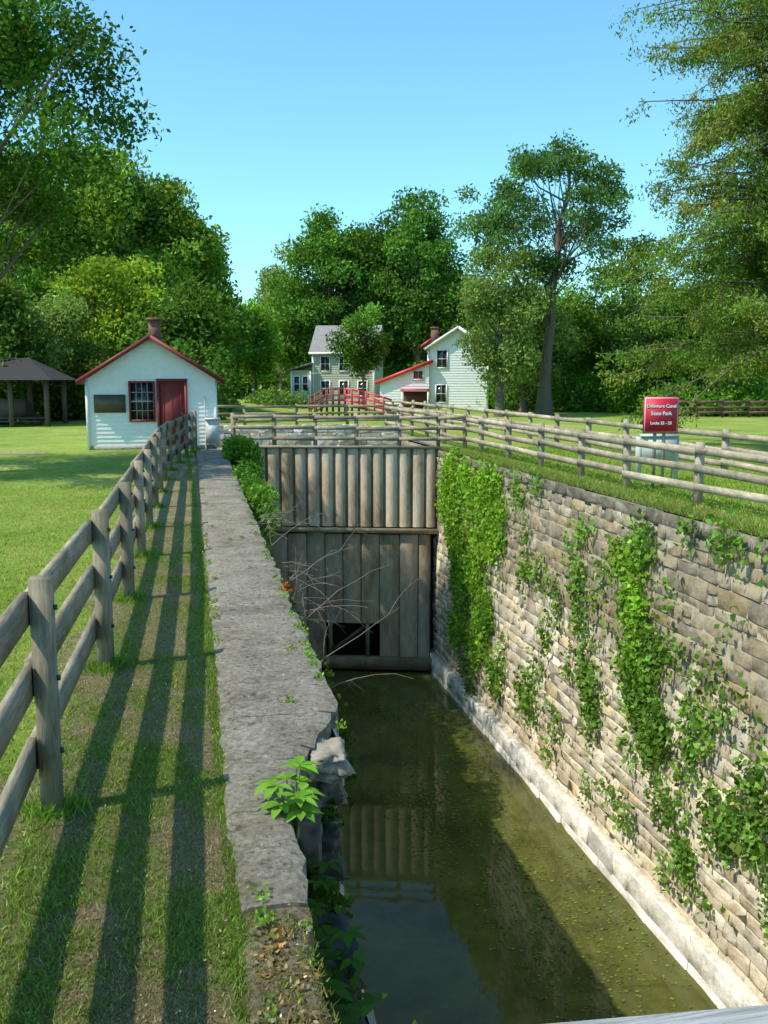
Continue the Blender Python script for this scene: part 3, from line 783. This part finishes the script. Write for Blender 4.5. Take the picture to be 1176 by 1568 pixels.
def blob(c,r,n,ls,col,cv=.3,W_=.6):
    d=R.normal(size=(n,3));d/=np.linalg.norm(d,axis=1)[:,None]
    P=np.array(c)+d*(R.uniform(0,1,(n,1))**.45)*np.array(r);leaves(mb,P,ls,col,0,W=W_,cv=cv)
for i in range(52):
    y=R.uniform(18.5,31.5);q=(y-17)/14
    blob((1.35+.45*q+R.uniform(-.15,.25),y,R.uniform(-.9,.0)+.15*q),(.28+.2*q,.5,.35),260,.12,np.array([.1,.21,.03])*R.uniform(.6,1.4))
for i in range(9):
    blob((1.7+R.uniform(-.2,.2),R.uniform(27,30.5),R.uniform(0,.45)),(.35,.6,.3),260,.14,(.1,.22,.03))
for i in range(30):
    y=R.uniform(6.6,18);blob((1.13,y,R.uniform(-.9,-.2)),(.1,.4,.3),90,.07,np.array([.1,.16,.03])*R.uniform(.4,1.1))
for i in range(10): blob((1.05,R.uniform(7.5,18),.0),(.08,.3,.05),50,.05,np.array((.16,.3,.03))*R.uniform(.6,1.1))
blob((1.12,10.4,.02),(.1,.25,.07),40,.05,(.4,.12,.03))
mb.obj('wall_vegetation',[LEAF],True)
mb=MB()
for i in range(30):
    y=R.uniform(2.2,6.0);blob((R.uniform(.55,.9),y,R.uniform(-1.3,-.6)),(.16,.3,.25),55,.09,np.array([.06,.13,.028])*R.uniform(.5,1.3),W_=.7)
for i in range(14):
    blob((R.uniform(.68,.95),R.uniform(5.5,6.2),R.uniform(-1.2,-.35)),(.12,.15,.15),30,.07,np.array([.07,.13,.028])*R.uniform(.5,1.3),W_=.7)
for i in range(50):
    y=R.uniform(1,7);blob((1.06,y,R.uniform(-6,-1.6)),(.1,.5,.5),50,.09,np.array((.05,.11,.025))*R.uniform(.4,1.2),W_=.7)
mb.obj('creeper_vine',[LEAF],True)
mb=MB()
def bigleaf(p,dirv,L,Wd,col):
    d=np.array(dirv,float);d/=np.linalg.norm(d);sd=np.cross(d,[0,0,1.]);sd/=np.linalg.norm(sd);up=np.cross(sd,d)
    s=np.linspace(0,1,7);w=np.array([.02,.55,.9,1,.8,.45,0])*Wd/2;dz=-.25*L*s**2
    cen=np.array(p)+d*L*s[:,None]+up*dz[:,None]
    l=cen+sd*w[:,None]+up*(w*.35)[:,None];r=cen-sd*w[:,None]+up*(w*.35)[:,None]
    v=np.concatenate([cen,l,r]);f=[]
    for i in range(6):f+= [[i,i+1,8+i,7+i],[i+1,i,14+i,15+i]]
    mb.add(v,f,0,np.array(col)*R.uniform(.8,1.2))
root=np.array([.56,5.0,-.3])
for i in range(13):
    a=R.uniform(0,6.28);h=R.uniform(.3,.52);tip=root+[math.cos(a)*R.uniform(.03,.16)-.02,math.sin(a)*R.uniform(.05,.24),h]
    tube(mb,[root,(root+tip)/2+[0,0,.06],tip],[.008,.006,.004],5,1,(.6,1,.4))
    for k in range(5):
        b=a+(k-2)*.75;bigleaf(tip,(math.cos(b),math.sin(b),R.uniform(-.1,.3)),R.uniform(.09,.14),R.uniform(.045,.065),(.18,.36,.045))
for i in range(30):
    p=(R.uniform(.56,.78),R.uniform(3.8,5.4),R.uniform(-.9,-.35));a=R.uniform(0,6.28)
    for k in range(4):
        b=a+k*1.1;bigleaf(p,(math.cos(b),math.sin(b),.1),R.uniform(.08,.13),.05,(.06,.14,.025))  # lower leaves: same leaf in darker green, their shade put into the colour
mb.obj('creeper_sapling',[LEAF,simple('green_stem',(.12,.2,.05))],True)
mb=MB()
def twig(p,d,L,r,depth,droop):
    n=7;P=[np.array(p,float)];d=np.array(d,float);d/=np.linalg.norm(d)
    for i in range(n-1):
        d=d+R.normal(0,.16,3)+[0,0,droop];d/=np.linalg.norm(d);P.append(P[-1]+d*L/(n-1))
    tube(mb,P,np.linspace(r,r*.35,n),4,0)
    if depth:
        for i in range(R.integers(1,4)):
            k=R.integers(1,n-1);dd=d+R.normal(0,.6,3);twig(P[k],dd,L*R.uniform(.35,.6),r*.55,depth-1,droop)
for i in range(10):
    y=R.uniform(8.2,12.5);twig((1.1,y,R.uniform(-.9,-.4)),(R.uniform(.4,1.),R.uniform(-.8,.8),R.uniform(.0,1.3)),R.uniform(.6,1.5),.006,2,-.09)
for i in range(12):
    y=R.uniform(12,19);twig((1.2,y,-.4),(R.uniform(.4,.8),R.uniform(-.5,.5),R.uniform(.2,.9)),R.uniform(.7,1.3),.008,2,-.08)
mb.obj('bare_shrub',[simple('twig_bark',(.2,.16,.12),.9)],True)

# ---------------- grass blades
def blades(mb,P,h,col,w=.007,cv=.3):
    n=len(P);a=R.uniform(0,6.28,n);l=h*R.uniform(.4,1.3,n);ww=w*R.uniform(.6,1.3,n)
    dx=np.stack([np.cos(a)*ww,np.sin(a)*ww,0*a],1);ln=np.stack([R.normal(0,.6,n)*l,R.normal(0,.6,n)*l,l],1)
    v=np.stack([P-dx,P+dx,P+ln],1).reshape(-1,3)
    c=np.asarray(col,float)
    if c.ndim==1:c=np.tile(c,(n,1))
    mb.add(v,np.arange(3*n).reshape(n,3),0,c*np.exp(R.normal(0,cv,(n,1))))
mb=MB()
def scat(n,x0,x1,y0,y1,p=1.):
    u=R.uniform(0,1,n);Y=y0*(y1/y0)**(u**p);return np.stack([R.uniform(x0,x1,n),Y,np.full(n,-.012)],1)
def nz(P): return np.array([mnoise.noise(Vector((p[0]*2.2,p[1]*1.4,0)))+.5*mnoise.noise(Vector((p[0]*7,p[1]*6,4))) for p in P])
P=scat(150000,-.85,.24,1.8,16)
g_=nz(P)+R.normal(0,.2,len(P))>.0
col=np.where(g_[:,None],np.array([.18,.26,.055]),np.array([.3,.24,.15]))
blades(mb,P,np.where(g_,.03,.016),col,w=.004)
P=scat(110000,-7,-.8,3.2,22,.9);g_=nz(P*.5)+R.normal(0,.2,len(P))
blades(mb,P,.035,np.where(g_[:,None]>.2,np.array([.33,.36,.1]),np.array([.23,.33,.05])),w=.006)
P=scat(9000,.14,.25,1.8,30);blades(mb,P,.04,(.13,.24,.035),w=.005)
P=scat(16000,.16,.5,1.6,3.95);P[:,2]=.005;P=P[R.uniform(1.2,4.1,len(P))>P[:,1]*.9];blades(mb,P,.028,(.2,.2,.07),w=.004)
for y in Y:
    n=500;P=np.stack([Xf(y)+R.normal(0,.08,n),y+R.normal(0,.08,n),np.full(n,-.01)],1);blades(mb,P,.09,(.15,.28,.04),w=.006)
n=22000;P=np.stack([8.45+np.abs(R.normal(0,.35,n)),R.uniform(11,31,n),np.zeros(n)+.0],1);blades(mb,P,.1,(.22,.28,.07),w=.012)
n=50000;P=np.stack([R.uniform(9.2,16,n),R.uniform(11,31,n),np.zeros(n)],1);blades(mb,P,.06,(.22,.33,.05),w=.012)
mb.obj('grass',[LEAF],True)
mb=MB()
for i in range(45):
    y=R.uniform(2.5,20);x=R.choice([lf(y)+.03,rf(y)-.05,R.uniform(.25,.9)]) if y>6 else R.uniform(.22,.45)
    blob((x,y,.05),(.05,.08,.025),25,.03,(.16,.3,.04))
for i in range(110):
    blob((R.uniform(.22,.46),R.uniform(1.9,3.8),.02),(.06,.08,.02),14,.028,[(.14,.26,.04),(.36,.22,.08),(.3,.25,.16)][R.integers(3)])
mb.obj('weeds',[LEAF],True)
mb=MB()
n=2600;P=np.stack([R.uniform(-.8,.9,n),2+R.uniform(0,1,n)**1.5*18,np.full(n,.02)],1);P[:,2]=np.where(P[:,0]>.2,.055,.015)
P=P[~((P[:,0]>.42)&(P[:,1]<6.4))]
leaves(mb,P,.016,(.32,.26,.17),0,up=3,cv=.45)
mb.obj('leaf_litter',[LEAF],True)

# ---------------- light / sky / camera
sc=bpy.context.scene
w=bpy.data.worlds.new("World");sc.world=w;w.use_nodes=True;nt=w.node_tree
sky=nt.nodes.new('ShaderNodeTexSky');sky.sky_type='NISHITA';sky.sun_disc=False
D=Vector((.93,.19,-1.3));Dw=Vector((D.x*CP-D.y*SP,D.x*SP+D.y*CP,D.z)).normalized()
S=-Dw
sky.sun_elevation=math.asin(S.z);sky.sun_rotation=math.atan2(S.x,S.y)%(2*math.pi)
sky.air_density=1.0;sky.dust_density=.8;sky.ozone_density=1.0
bg=nt.nodes['Background'];tint=mix(nt,sky.outputs[0],(1.1,1.82,1.95),1.,'MULTIPLY');nt.links.new(tint,bg.inputs[0]);bg.inputs[1].default_value=.138
l=bpy.data.lights.new('sun','SUN');l.energy=5.0;l.angle=math.radians(.5);l.color=(1,.92,.8)
o=bpy.data.objects.new('sun',l);sc.collection.objects.link(o);o.rotation_euler=Dw.to_track_quat('-Z','Y').to_euler();o.location=(-20,-5,30)
c=bpy.data.cameras.new('camera');o=bpy.data.objects.new('camera',c);sc.collection.objects.link(o);sc.camera=o
c.sensor_fit='VERTICAL';c.sensor_height=36;c.lens=33.29;c.clip_start=.05;c.clip_end=3000
o.location=(0,0,2.35);o.rotation_euler=(math.radians(82),0,0)
sc.view_settings.view_transform='Standard';sc.view_settings.look='None';sc.view_settings.exposure=0
